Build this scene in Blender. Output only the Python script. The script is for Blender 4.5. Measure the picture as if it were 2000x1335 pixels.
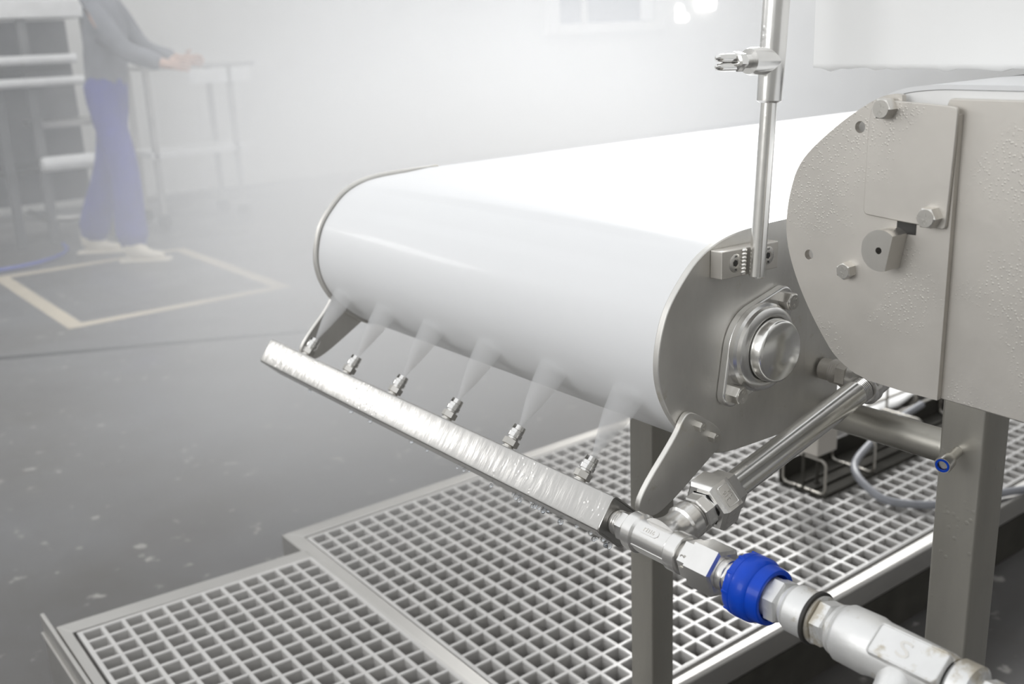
import bpy, bmesh, math, random
from mathutils import Vector, Matrix
from mathutils.geometry import tessellate_polygon

random.seed(7)
for o in list(bpy.data.objects):
    bpy.data.objects.remove(o)
S = bpy.context.scene
COL = S.collection
PI = math.pi
R = math.radians

# ------------------------------------------------------------------ camera
# X runs along the first belt (away to the right), Y across it (away to the left), Z up
FZ = -0.10                                   # floor level
camd = bpy.data.cameras.new('camera')
cam = bpy.data.objects.new('camera', camd)
COL.objects.link(cam)
camd.sensor_width = 36.0
camd.lens = 2060.0 / 2000.0 * 36.0
camd.clip_start = 0.02
camd.clip_end = 100
pit, rol, yaw = R(16.5), R(-2.37), R(36.95)
_f = Vector((0, math.cos(pit), -math.sin(pit)))
_r = Vector((1, 0, 0))
_u = Vector((0, math.sin(pit), math.cos(pit)))
_r2 = _r * math.cos(rol) + _u * math.sin(rol)
_u2 = -_r * math.sin(rol) + _u * math.cos(rol)
Rz = Matrix.Rotation(-yaw, 3, 'Z')
_f, _r2, _u2 = Rz @ _f, Rz @ _r2, Rz @ _u2
M = Matrix((( _r2.x, _u2.x, -_f.x, 0), (_r2.y, _u2.y, -_f.y, 0), (_r2.z, _u2.z, -_f.z, 1.21), (0, 0, 0, 1)))
cam.matrix_world = M
camd.dof.use_dof = True
camd.dof.focus_distance = 1.06
camd.dof.aperture_fstop = 6.3
S.camera = cam

# ------------------------------------------------------------------ light
S.view_settings.view_transform = 'Standard'
S.view_settings.look = 'None'
S.view_settings.gamma = 1.0
S.view_settings.exposure = 0.0
S.view_settings.use_curve_mapping = False
S.cycles.volume_bounces = 2
S.cycles.max_bounces = 8
S.cycles.transparent_max_bounces = 12
S.cycles.sample_clamp_indirect = 6
W = bpy.data.worlds.new('hall_daylight')
S.world = W
W.use_nodes = True
W.node_tree.nodes['Background'].inputs[0].default_value = (0.97, 0.985, 1.0, 1)
W.node_tree.nodes['Background'].inputs[1].default_value = 1.08


def area(name, loc, target, sx, sy, power, col=(1, 1, 1)):
    d = bpy.data.lights.new(name, 'AREA')
    d.shape = 'RECTANGLE'
    d.size, d.size_y = sx, sy
    d.energy = power
    d.color = col
    o = bpy.data.objects.new(name, d)
    COL.objects.link(o)
    o.location = loc
    o.rotation_euler = (Vector(target) - Vector(loc)).to_track_quat('-Z', 'Y').to_euler()
    return o


area('hall_luminaire', (-1.55, 5.4, 2.45), (0.64, 1.2, 0.75), 1.0, 0.5, 19)
area('hall_luminaire', (4.6, 3.9, 2.7), (1.5, 1.6, 0.9), 1.6, 1.0, 160)
area('hall_luminaire', (4.4, -0.6, 2.3), (1.6, 1.0, 0.2), 0.6, 0.3, 4)
area('left_fill_light', (-3.6, 1.2, 2.3), (1.0, 0.8, 0.9), 2.4, 1.6, 48)  # added fill to brighten belt front, hood and plates; no window there

# ------------------------------------------------------------------ materials
def nt(name):
    m = bpy.data.materials.new(name)
    m.use_nodes = True
    t = m.node_tree
    return m, t, t.nodes['Principled BSDF']


def N(t, kind, **kw):
    n = t.nodes.new(kind)
    for k, v in kw.items():
        if k in n.inputs:
            n.inputs[k].default_value = v
        else:
            setattr(n, k, v)
    return n


def rgb(c):
    return (c[0], c[1], c[2], 1)


def steel(name, col, rough=0.34, streak=None, drops=0.0, var=0.12, grain=0.06, metallic=0.95, dropscale=120.0, spots=None):
    m, t, b = nt(name)
    L = t.links.new
    b.inputs['Metallic'].default_value = metallic
    tc = N(t, 'ShaderNodeTexCoord')
    mp = N(t, 'ShaderNodeMapping')
    if streak:
        mp.inputs['Scale'].default_value = streak
    L(tc.outputs['Object'], mp.inputs[0])
    nz = N(t, 'ShaderNodeTexNoise', Scale=9.0, Detail=6.0, Roughness=0.6)
    L(mp.outputs[0], nz.inputs['Vector'])
    cr = N(t, 'ShaderNodeValToRGB')
    cr.color_ramp.elements[0].position = 0.3
    cr.color_ramp.elements[1].position = 0.7
    cr.color_ramp.elements[0].color = rgb([c * (1 - var) for c in col])
    cr.color_ramp.elements[1].color = rgb([min(1, c * (1 + var)) for c in col])
    L(nz.outputs['Fac'], cr.inputs[0])
    out = cr.outputs[0]
    if spots:
        n3 = N(t, 'ShaderNodeTexNoise', Scale=spots[0], Detail=8.0, Roughness=0.7)
        L(tc.outputs['Object'], n3.inputs['Vector'])
        r3 = N(t, 'ShaderNodeMapRange')
        r3.inputs[1].default_value, r3.inputs[2].default_value = spots[1], spots[1] + 0.08
        L(n3.outputs['Fac'], r3.inputs[0])
        mx = N(t, 'ShaderNodeMixRGB')
        mx.inputs[2].default_value = rgb(spots[2])
        L(r3.outputs[0], mx.inputs[0])
        L(out, mx.inputs[1])
        out = mx.outputs[0]
    L(out, b.inputs['Base Color'])
    mr = N(t, 'ShaderNodeMapRange')
    mr.inputs[3].default_value, mr.inputs[4].default_value = rough * 0.8, rough * 1.25
    L(nz.outputs['Fac'], mr.inputs[0])
    L(mr.outputs[0], b.inputs['Roughness'])
    n2 = N(t, 'ShaderNodeTexNoise', Scale=60.0, Detail=4.0)
    L(mp.outputs[0], n2.inputs['Vector'])
    bp = N(t, 'ShaderNodeBump', Strength=grain, Distance=0.002)
    L(n2.outputs['Fac'], bp.inputs['Height'])
    nrm = bp.outputs[0]
    if drops:
        v = N(t, 'ShaderNodeTexVoronoi', Scale=dropscale, Randomness=1.0)
        L(tc.outputs['Object'], v.inputs['Vector'])
        r2 = N(t, 'ShaderNodeMapRange', interpolation_type='SMOOTHSTEP')
        r2.inputs[1].default_value, r2.inputs[2].default_value = 0.36, 0.10
        L(v.outputs['Distance'], r2.inputs[0])
        nd = N(t, 'ShaderNodeTexNoise', Scale=14.0, Detail=3.0)
        L(tc.outputs['Object'], nd.inputs['Vector'])
        r4 = N(t, 'ShaderNodeMapRange')
        r4.inputs[1].default_value, r4.inputs[2].default_value = 0.5, 0.62
        L(nd.outputs['Fac'], r4.inputs[0])
        mu = N(t, 'ShaderNodeMath', operation='MULTIPLY')
        L(r2.outputs[0], mu.inputs[0])
        L(r4.outputs[0], mu.inputs[1])
        b2 = N(t, 'ShaderNodeBump', Strength=drops, Distance=0.0010)
        L(mu.outputs[0], b2.inputs['Height'])
        L(nrm, b2.inputs['Normal'])
        nrm = b2.outputs[0]
    L(nrm, b.inputs['Normal'])
    return m


def plain(name, col, rough=0.5, metallic=0.0, var=0.06, scale=12.0, coat=0.0, bump=0.0, emit=None):
    m, t, b = nt(name)
    L = t.links.new
    tc = N(t, 'ShaderNodeTexCoord')
    nz = N(t, 'ShaderNodeTexNoise', Scale=scale, Detail=5.0)
    L(tc.outputs['Object'], nz.inputs['Vector'])
    cr = N(t, 'ShaderNodeValToRGB')
    cr.color_ramp.elements[0].position = 0.3
    cr.color_ramp.elements[1].position = 0.7
    cr.color_ramp.elements[0].color = rgb([c * (1 - var) for c in col])
    cr.color_ramp.elements[1].color = rgb([min(1, c * (1 + var)) for c in col])
    L(nz.outputs['Fac'], cr.inputs[0])
    L(cr.outputs[0], b.inputs['Base Color'])
    b.inputs['Roughness'].default_value = rough
    b.inputs['Metallic'].default_value = metallic
    if coat:
        b.inputs['Coat Weight'].default_value = coat
        b.inputs['Coat Roughness'].default_value = 0.08
    if bump:
        bp = N(t, 'ShaderNodeBump', Strength=bump, Distance=0.004)
        L(nz.outputs['Fac'], bp.inputs['Height'])
        L(bp.outputs[0], b.inputs['Normal'])
    if emit:
        b.inputs['Emission Color'].default_value = rgb(emit[0])
        b.inputs['Emission Strength'].default_value = emit[1]
    return m


MAT = {}
MAT['plate'] = steel('wet_stainless_plate', (0.645, 0.618, 0.575), 0.52, None, 0.2, 0.05, dropscale=320.0)
MAT['plate_dark'] = steel('worn_stainless_plate', (0.76, 0.745, 0.71), 0.46, (1, 1, 0.4), 0.10, 0.14, spots=(26.0, 0.60, (0.70, 0.67, 0.60)))
MAT['bar'] = steel('wet_bar_stainless', (0.50, 0.49, 0.47), 0.25, (0.35, 1.5, 0.35), 0.2, 0.06, grain=0.38, dropscale=150)
MAT['leg'] = steel('leg_stainless', (0.50, 0.485, 0.44), 0.38, (1, 1, 0.2), 0.22, 0.15)
MAT['pipe'] = steel('pipe_stainless', (0.90, 0.89, 0.86), 0.20, (0.1, 1, 1), 0.15, 0.10)
MAT['cast'] = steel('cast_stainless', (0.82, 0.81, 0.79), 0.24, None, 0.15, 0.10)
MAT['bolt'] = steel('bolt_stainless', (0.72, 0.70, 0.66), 0.28, None, 0.0, 0.08)
MAT['chrome'] = steel('nozzle_steel', (0.82, 0.81, 0.79), 0.12, None, 0.0, 0.04)
MAT['worn'] = steel('worn_plated_brass', (0.80, 0.80, 0.79), 0.48, None, 0.1, 0.10, metallic=0.7, grain=0.35, spots=(26.0, 0.52, (0.56, 0.52, 0.44)))
MAT['frame'] = steel('frame_stainless', (0.50, 0.49, 0.47), 0.42, (0.2, 0.2, 1), 0.0, 0.10)
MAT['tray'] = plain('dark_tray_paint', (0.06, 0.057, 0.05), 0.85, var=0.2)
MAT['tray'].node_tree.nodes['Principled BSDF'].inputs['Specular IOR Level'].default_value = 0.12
MAT['wire'] = steel('wire_steel', (0.50, 0.48, 0.44), 0.35, None, 0.0, 0.1)
MAT['rubber'] = plain('black_rubber', (0.035, 0.033, 0.03), 0.5)
MAT['dark_gap'] = plain('channel_dark', (0.03, 0.028, 0.025), 0.7)
MAT['belt'] = plain('white_belt', (0.79, 0.795, 0.80), 0.42, var=0.015, scale=3.0, coat=0.1)
MAT['hood'] = plain('white_hood_plastic', (0.88, 0.88, 0.87), 0.45, var=0.02, scale=4.0)
MAT['blue'] = plain('blue_plastic', (0.001, 0.055, 0.50), 0.36, var=0.12, scale=40, coat=0.15, bump=0.14)
MAT['blue'].node_tree.nodes['Principled BSDF'].inputs['Specular IOR Level'].default_value = 0.22
MAT['grate'] = plain('grating_plastic', (0.54, 0.53, 0.515), 0.35, var=0.06, scale=8, coat=0.2)
MAT['marking'] = plain('cream_floor_paint', (0.56, 0.49, 0.37), 0.5, var=0.12, scale=5)
MAT['hose'] = plain('grey_hose_rubber', (0.30, 0.31, 0.34), 0.35)
MAT['bluehose'] = plain('blue_hose_rubber', (0.05, 0.08, 0.42), 0.4)
MAT['sheet'] = plain('white_film', (0.86, 0.86, 0.85), 0.4, var=0.04, scale=20)
MAT['wallpaint'] = plain('wall_paint', (0.72, 0.71, 0.68), 0.6, var=0.05, scale=2)
MAT['wallnear'] = plain('wall_grey_paint', (0.42, 0.415, 0.40), 0.6, var=0.08, scale=2)
MAT['winframe'] = plain('window_frame_paint', (0.82, 0.81, 0.78), 0.4)
MAT['pane'] = plain('window_pane_glass', (0.10, 0.12, 0.16), 0.05, coat=0.5)
MAT['trouser'] = plain('blue_workwear_cloth', (0.018, 0.022, 0.24), 0.85, var=0.2, scale=8, bump=0.3)
MAT['jacket'] = plain('grey_workwear_cloth', (0.17, 0.175, 0.195), 0.85, var=0.2, scale=8, bump=0.3)
MAT['boot'] = plain('cream_rubber_boot', (0.72, 0.66, 0.55), 0.4)
MAT['skin'] = plain('skin', (0.55, 0.36, 0.28), 0.5)
MAT['hair'] = plain('brown_hair', (0.06, 0.04, 0.03), 0.6)
MAT['whitecap'] = plain('white_cap_cloth', (0.8, 0.8, 0.8), 0.8)
MAT['rail'] = plain('white_enamel', (0.85, 0.85, 0.84), 0.35)
MAT['machine'] = plain('grey_machine_paint', (0.13, 0.13, 0.13), 0.5, var=0.3, scale=4)
MAT['lamp'] = plain('lamp_lens', (0.9, 0.9, 0.9), 0.3, emit=((1, 1, 0.98), 4.0))


def floor_material():
    m, t, b = nt('wet_epoxy_floor')
    L = t.links.new
    tc = N(t, 'ShaderNodeTexCoord')
    n1 = N(t, 'ShaderNodeTexNoise', Scale=0.9, Detail=7.0, Roughness=0.62)
    L(tc.outputs['Object'], n1.inputs['Vector'])
    cr = N(t, 'ShaderNodeValToRGB')
    e = cr.color_ramp.elements
    e[0].position, e[1].position = 0.32, 0.70
    e[0].color, e[1].color = (0.076, 0.068, 0.058, 1), (0.135, 0.137, 0.143, 1)
    L(n1.outputs['Fac'], cr.inputs[0])
    v = N(t, 'ShaderNodeTexNoise', Scale=17.0, Detail=3.0)
    L(tc.outputs['Object'], v.inputs['Vector'])
    r = N(t, 'ShaderNodeMapRange')
    r.inputs[1].default_value, r.inputs[2].default_value = 0.655, 0.73
    L(v.outputs['Fac'], r.inputs[0])
    mx = N(t, 'ShaderNodeMixRGB')
    mx.inputs[2].default_value = (0.32, 0.31, 0.29, 1)
    L(r.outputs[0], mx.inputs[0])
    L(cr.outputs[0], mx.inputs[1])
    L(mx.outputs[0], b.inputs['Base Color'])
    n2 = N(t, 'ShaderNodeTexNoise', Scale=2.2, Detail=4.0)
    L(tc.outputs['Object'], n2.inputs['Vector'])
    r2 = N(t, 'ShaderNodeMapRange')
    r2.inputs[1].default_value, r2.inputs[2].default_value = 0.35, 0.65
    r2.inputs[3].default_value, r2.inputs[4].default_value = 0.28, 0.55
    L(n2.outputs['Fac'], r2.inputs[0])
    L(r2.outputs[0], b.inputs['Roughness'])
    n3 = N(t, 'ShaderNodeTexNoise', Scale=90.0, Detail=2.0)
    L(tc.outputs['Object'], n3.inputs['Vector'])
    bp = N(t, 'ShaderNodeBump', Strength=0.15, Distance=0.002)
    L(n3.outputs['Fac'], bp.inputs['Height'])
    L(bp.outputs[0], b.inputs['Normal'])
    return m


MAT['floor'] = floor_material()

# ------------------------------------------------------------------ mesh helpers
def frame(p, axis, xhint=None):
    """matrix with Z along axis, origin at p"""
    z = Vector(axis).normalized()
    h = Vector(xhint) if xhint else (Vector((0, 0, 1)) if abs(z.z) < 0.9 else Vector((1, 0, 0)))
    x = (h - z * h.dot(z)).normalized()
    y = z.cross(x)
    return Matrix(((x.x, y.x, z.x, p[0]), (x.y, y.y, z.y, p[1]), (x.z, y.z, z.z, p[2]), (0, 0, 0, 1)))


class MB:
    def __init__(self):
        self.v, self.f = [], []

    def add(self, vs, fs):
        o = len(self.v)
        self.v += [tuple(x) for x in vs]
        self.f += [tuple(i + o for i in f) for f in fs]
        return self

    def box(self, x0, x1, y0, y1, z0, z1):
        vs = [(x, y, z) for x in (x0, x1) for y in (y0, y1) for z in (z0, z1)]
        return self.add(vs, [(0, 1, 3, 2), (4, 6, 7, 5), (0, 4, 5, 1), (2, 3, 7, 6), (0, 2, 6, 4), (1, 5, 7, 3)])

    def obox(self, m, sx, sy, z0, z1):
        vs = [m @ Vector((x, y, z)) for x in (-sx / 2, sx / 2) for y in (-sy / 2, sy / 2) for z in (z0, z1)]
        return self.add(vs, [(0, 1, 3, 2), (4, 6, 7, 5), (0, 4, 5, 1), (2, 3, 7, 6), (0, 2, 6, 4), (1, 5, 7, 3)])

    def lathe(self, m, prof, n=28, ph=0.0, cap=True):
        """prof = [(t, r)] along +Z of m"""
        vs, fs = [], []
        for t, r in prof:
            for k in range(n):
                a = 2 * PI * k / n + ph
                vs.append(m @ Vector((r * math.cos(a), r * math.sin(a), t)))
        for i in range(len(prof) - 1):
            for k in range(n):
                k2 = (k + 1) % n
                fs.append((i * n + k, i * n + k2, (i + 1) * n + k2, (i + 1) * n + k))
        if cap:
            fs.append(tuple(reversed(range(n))))
            fs.append(tuple((len(prof) - 1) * n + k for k in range(n)))
        return self.add(vs, fs)

    def hexn(self, m, af, t0, t1, ph=0.0, ch=0.0012):
        """hexagon nut with chamfered ends"""
        r = af / 2 / math.cos(PI / 6)
        return self.lathe(m, [(t0, r - ch * 2), (t0 + ch, r), (t1 - ch, r), (t1, r - ch * 2)], 6, ph)

    def tube(self, pts, r, n=10, closed=False):
        pts = [Vector(p) for p in pts]
        L = len(pts)
        vs, fs = [], []
        up = None
        for i, p in enumerate(pts):
            a = pts[(i - 1) % L] if (closed or i > 0) else p
            b = pts[(i + 1) % L] if (closed or i < L - 1) else p
            d = (b - a).normalized()
            if up is None:
                up = Vector((0, 0, 1)) if abs(d.z) < 0.9 else Vector((1, 0, 0))
            x = (up - d * up.dot(d))
            if x.length < 1e-4:
                x = Vector((1, 0, 0)) - d * d.x
            x.normalize()
            up = x
            y = d.cross(x)
            for k in range(n):
                t = 2 * PI * k / n
                vs.append(p + x * r * math.cos(t) + y * r * math.sin(t))
        for i in range(L if closed else L - 1):
            j = (i + 1) % L
            for k in range(n):
                k2 = (k + 1) % n
                fs.append((i * n + k, i * n + k2, j * n + k2, j * n + k))
        if not closed:
            fs.append(tuple(reversed(range(n))))
            fs.append(tuple((L - 1) * n + k for k in range(n)))
        return self.add(vs, fs)

    def prism(self, outline, to3, d0, d1, holes=()):
        """outline in 2D; to3(a, b, d) -> point; extruded between d0 and d1"""
        loops = [list(outline)] + [list(h) for h in holes]
        flat = [p for l in loops for p in l]
        tris = tessellate_polygon([[Vector((p[0], p[1], 0)) for p in l] for l in loops])
        n = len(flat)
        vs = [to3(p[0], p[1], d0) for p in flat] + [to3(p[0], p[1], d1) for p in flat]
        fs = []
        if holes:
            for t in tris:
                fs.append((t[2], t[1], t[0]))
                fs.append((t[0] + n, t[1] + n, t[2] + n))
        else:
            fs.append(tuple(reversed(range(n))))
            fs.append(tuple(range(n, 2 * n)))
        o = 0
        for l in loops:
            k = len(l)
            for i in range(k):
                j = (i + 1) % k
                fs.append((o + i, o + j, o + j + n, o + i + n))
            o += k
        return self.add(vs, fs)


def chaikin(pts, it=2, closed=True):
    for _ in range(it):
        q = []
        n = len(pts)
        for i in range(n if closed else n - 1):
            a, b = pts[i], pts[(i + 1) % n]
            q.append((a[0] * .75 + b[0] * .25, a[1] * .75 + b[1] * .25))
            q.append((a[0] * .25 + b[0] * .75, a[1] * .25 + b[1] * .75))
        if not closed:
            q = [pts[0]] + q + [pts[-1]]
        pts = q
    return pts


def circ(cx, cy, r, n=18):
    return [(cx + r * math.cos(2 * PI * k / n), cy + r * math.sin(2 * PI * k / n)) for k in range(n)]


def rrect(x0, x1, y0, y1, r, n=4):
    out = []
    for cx, cy, a0 in ((x1 - r, y1 - r, 0), (x0 + r, y1 - r, 90), (x0 + r, y0 + r, 180), (x1 - r, y0 + r, 270)):
        for k in range(n + 1):
            a = R(a0 + 90 * k / n)
            out.append((cx + r * math.cos(a), cy + r * math.sin(a)))
    return out


def thing(name, label, cat, loc=(0, 0, 0), group=None):
    o = bpy.data.objects.new(name, None)
    COL.objects.link(o)
    o.location = loc
    o.empty_display_size = 0.1
    o['label'] = label
    o['category'] = cat
    if group:
        o['group'] = group
    o['_base'] = Vector(loc)
    return o


def base_of(o):
    while o.parent:
        o = o.parent
    return Vector(o.location)


def mesh_of(name, mb, mat, smooth=32, recalc=True):
    me = bpy.data.meshes.new(name)
    me.from_pydata(mb.v, [], mb.f)
    if recalc:
        bm = bmesh.new()
        bm.from_mesh(me)
        bmesh.ops.recalc_face_normals(bm, faces=bm.faces)
        bm.to_mesh(me)
        bm.free()
    if mat:
        me.materials.append(mat)
    if smooth:
        me.polygons.foreach_set('use_smooth', [True] * len(me.polygons))
        me.set_sharp_from_angle(angle=R(smooth))
    return me


def link(name, me, parent=None, mat_local=None):
    o = bpy.data.objects.new(name, me)
    COL.objects.link(o)
    if parent:
        o.parent = parent
    if mat_local is not None:
        o.matrix_local = mat_local
    return o


def part(name, mb, mat, parent=None, smooth=32, bevel=0.0, label=None, seg=2, recalc=True):
    """a mesh whose coordinates are given in the world, parented to a thing or a part"""
    off = base_of(parent) if parent else Vector((0, 0, 0))
    if off.length:
        mb.v = [(p[0] - off.x, p[1] - off.y, p[2] - off.z) for p in mb.v]
    me = mesh_of(name, mb, MAT[mat] if isinstance(mat, str) else mat, smooth, recalc)
    o = link(name, me, parent)
    if bevel:
        m = o.modifiers.new('edge', 'BEVEL')
        m.width = bevel
        m.segments = seg
        m.limit_method = 'ANGLE'
        m.angle_limit = R(40)
        m.harden_normals = False
    if label:
        o['label'] = label
    return o


def tag(o, label, cat, group=None, kind=None):
    o['label'] = label
    o['category'] = cat
    if group:
        o['group'] = group
    if kind:
        o['kind'] = kind
    return o


def struct(name, mb, mat, smooth=0, bevel=0.0):
    o = part(name, mb, mat, None, smooth, bevel)
    o['kind'] = 'structure'
    return o


def lettering(txt, size, m_world, mat, parent, depth=0.0004):
    c = bpy.data.curves.new('lettering', 'FONT')
    c.body = txt
    c.size = size
    c.extrude = depth
    c.align_x = 'CENTER'
    c.align_y = 'CENTER'
    c.materials.append(MAT[mat])
    c.resolution_u = 3
    tmp = bpy.data.objects.new('tmp', c)
    me = bpy.data.meshes.new_from_object(tmp)
    bpy.data.objects.remove(tmp)
    me.name = 'lettering'
    return link('lettering', me, parent, Matrix.Translation(-base_of(parent)) @ m_world)


XZ = lambda y_: (lambda a, b, d: (a, d, b))
xz = lambda a, b, d: (a, d, b)       # outline in x,z extruded along y
yz = lambda a, b, d: (d, a, b)       # outline in y,z extruded along x
xy = lambda a, b, d: (a, b, d)

# ================================================================== THE SETTING
fl = MB()
# one big floor, two panels either side of a slanting drainage joint
ja, jb = Vector((-4.0, 7.46)), Vector((11.5, -0.33))
def jy(x, o=0.0):
    return 4.98 - 0.5 * (x - 0.90) + o
fl.add([(-4, -3, FZ), (11.5, -3, FZ), (11.5, jy(11.5, -0.06), FZ), (-4, jy(-4, -0.06), FZ)], [(0, 1, 2, 3)])
fl.add([(-4, jy(-4), FZ), (11.5, jy(11.5), FZ), (11.5, 9.6, FZ), (-4, 9.6, FZ)], [(0, 1, 2, 3)])
fl.add([(-4, -3, FZ - .2), (11.5, -3, FZ - .2), (11.5, 9.6, FZ - .2), (-4, 9.6, FZ - .2)], [(3, 2, 1, 0)])
floor = struct('floor', fl, 'floor')
ch = MB()
for (o0, o1, z0, z1) in ((-0.06, 0.0, FZ - 0.05, FZ - 0.04), (-0.0598, -0.056, FZ - 0.05, FZ + 0.001), (-0.004, -0.0002, FZ - 0.05, FZ + 0.001)):
    ch.add([(x, jy(x, o), z) for x in (-4, 11.5) for o in (o0, o1) for z in (z0, z1)],
           [(0, 1, 3, 2), (4, 6, 7, 5), (0, 4, 5, 1), (2, 3, 7, 6), (0, 2, 6, 4), (1, 5, 7, 3)])
struct('trim_1', ch, 'dark_gap')

# cream painted box on the floor (four strips, flat paint)
for x0, x1, y0, y1 in ((1.262, 1.345, 5.25, 6.86), (2.37, 2.45, 5.25, 6.86), (1.345, 2.37, 6.78, 6.86), (1.345, 2.37, 5.25, 5.33)):
    m = part('floor_marking', MB().box(x0, x1, y0, y1, FZ, FZ + 0.0015), 'marking', floor, 0)

struct('wall_far', MB().box(-4, 7.77, 9.5, 9.7, FZ, 4.2).box(9.67, 11.5, 9.5, 9.7, FZ, 4.2).box(7.77, 9.67, 9.5, 9.7, FZ, 1.12).box(7.77, 9.67, 9.5, 9.7, 2.3, 4.2), 'wallpaint')
struct('wall_right', MB().box(11.5, 11.7, -3, 9.7, FZ, 2.9), 'wallpaint')
struct('wall_near', MB().box(-4, 11.7, -3.2, -3.0, FZ, 4.4), 'wallnear')
struct('wall_left', MB().box(-4.2, -4.0, -3.2, 9.7, FZ, 2.0), 'wallpaint')
win = MB()
for x0, x1, z0, z1 in ((7.77, 7.97, 1.12, 2.3), (9.47, 9.67, 1.12, 2.3), (7.97, 9.47, 1.12, 1.24), (7.97, 9.47, 2.2, 2.3), (8.32, 8.38, 1.24, 2.2)):
    win.box(x0, x1, 9.45, 9.55, z0, z1)
w1 = struct('window_1', win, 'winframe', bevel=0.006)
part('window_pane', MB().box(7.97, 9.47, 9.50, 9.51, 1.24, 2.2), 'pane', w1, 0)
part('window_blind', MB().box(9.24, 9.45, 9.47, 9.485, 1.25, 2.2), 'rail', w1, 0)

# ================================================================== FIRST BELT CONVEYOR
CV = thing('belt_conveyor', 'long belt conveyor with broad white belt and rounded steel end plates', 'conveyor', (0.85, 0.86, FZ))
P1 = [(0.9445, 1.0055), (0.90, 1.0055), (0.8555, 1.0047), (0.8238, 1.0030), (0.797, 0.9979), (0.7680, 0.9855), (0.7456, 0.9657), (0.7264, 0.9433),
      (0.7172, 0.9232), (0.7108, 0.8983), (0.7101, 0.8718), (0.7173, 0.8457), (0.7343, 0.8165), (0.7587, 0.7921), (0.786, 0.7721),
      (0.805, 0.7650), (0.8397, 0.7624), (0.8898, 0.7610), (0.9445, 0.7600)]
P1s = chaikin(P1, 2, closed=False)
def inset(pts, c, d):
    out = []
    for p in pts:
        v = Vector((p[0] - c[0], p[1] - c[1]))
        l = v.length
        v = v * ((l - d) / l)
        out.append((c[0] + v.x, c[1] + v.y))
    return out
sp1 = part('side_plate', MB().prism(P1s, xz, 0.706, 0.714), 'plate_dark', CV, 30, 0.0012)
sp2 = part('side_plate', MB().prism(P1s, xz, 1.432, 1.440), 'plate_dark', CV, 30, 0.0012)
jp = part('joint_plate', MB().prism([(0.925, 1.0045), (1.01, 1.0045), (1.01, 0.757), (0.925, 0.757)], xz, 0.7085, 0.7135), 'plate_dark', CV, 0, 0.0008)
for y0, y1 in ((0.709, 0.7135), (1.433, 1.4375)):
    part('side_beam', MB().box(1.0105, 3.2, y0, y1, 0.835, 0.997), 'plate', CV, 0, 0.001)
# belt: loop round the rounded nose
P1b = [p for p in chaikin([(1.4, 1.0060)] + P1[1:-1] + [(1.4, 0.765)], 2, closed=False)]
cx, cz = 0.84, 0.885
outer = []
for p in P1b:
    if p[0] < 0.9:
        v = Vector((p[0] - cx, p[1] - cz)); v = v * ((v.length - 0.005) / v.length); outer.append((cx + v.x, cz + v.y))
    else:
        outer.append((p[0], p[1] - 0.002 if p[1] > cz else p[1] + 0.06 if p[0] > 1.0 else p[1] + 0.006))
outer = [(3.2, 1.0040)] + outer[1:-1] + [(1.2, 0.86), (3.2, 0.86)]
ny = 12
bv, bf = [], []
ys = [0.7165 + (1.430 - 0.7165) * k / ny for k in range(ny + 1)]
def thick(pts, t):
    res = []
    for i, p in enumerate(pts):
        a, b = pts[max(i - 1, 0)], pts[min(i + 1, len(pts) - 1)]
        d = Vector((b[0] - a[0], b[1] - a[1])).normalized()
        res.append((p[0] - d.y * t, p[1] + d.x * t))
    return res
inner = thick(outer, 0.004)
ring = outer + list(reversed(inner))
nr = len(ring)
for k, y in enumerate(ys):
    for (a, b) in ring:
        cr_ = 0.003 * (1 - ((k - ny / 2) / (ny / 2)) ** 2)
        bv.append((a - (cr_ if a < 0.75 else 0), y, b + (cr_ if b > 0.99 else 0)))
for k in range(ny):
    for i in range(nr):
        j = (i + 1) % nr
        bf.append((k * nr + i, k * nr + j, (k + 1) * nr + j, (k + 1) * nr + i))
bf.append(tuple(range(nr)))
bf.append(tuple(ny * nr + i for i in reversed(range(nr))))
part('belt', MB().add(bv, bf), 'belt', CV, 40)
# drum shaft inside the belt
part('drum', MB().lathe(frame((0.842, 0.7168, 0.885), (0, 1, 0)), [(0, 0.1), (0.713, 0.1)], 40), 'plate', CV, 30)
# supports
part('leg', MB().prism(rrect(0.833, 0.8715, 0.838, 0.8775, 0.003), xy, FZ + 0.0, 0.842), 'leg', CV, 30)
part('leg', MB().prism(rrect(2.60, 2.645, 0.75, 0.795, 0.003), xy, FZ + 0.0, 0.842), 'leg', CV, 30)
part('leg_bracket', MB().box(0.83, 0.874, 0.7145, 0.838, 0.842, 0.85), 'leg', CV, 0, 0.001)
ds = part('drop_leg', MB().prism(rrect(1.945, 1.985, 1.40, 1.44, 0.003), xy, 0.285, 0.86), 'plate', CV, 30)
part('foot_box', MB().box(1.925, 2.0, 1.395, 1.470, 0.225, 0.285), 'plate', ds, 0, 0.003)
for sx in (1.935, 1.99):
    part('stud', MB().lathe(frame((sx, 1.44, 0.1282), (0, 0, 1)), [(0, 0.008), (0.004, 0.008), (0.005, 0.004), (0.097, 0.004)], 12), 'tray', ds, 30)

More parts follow.
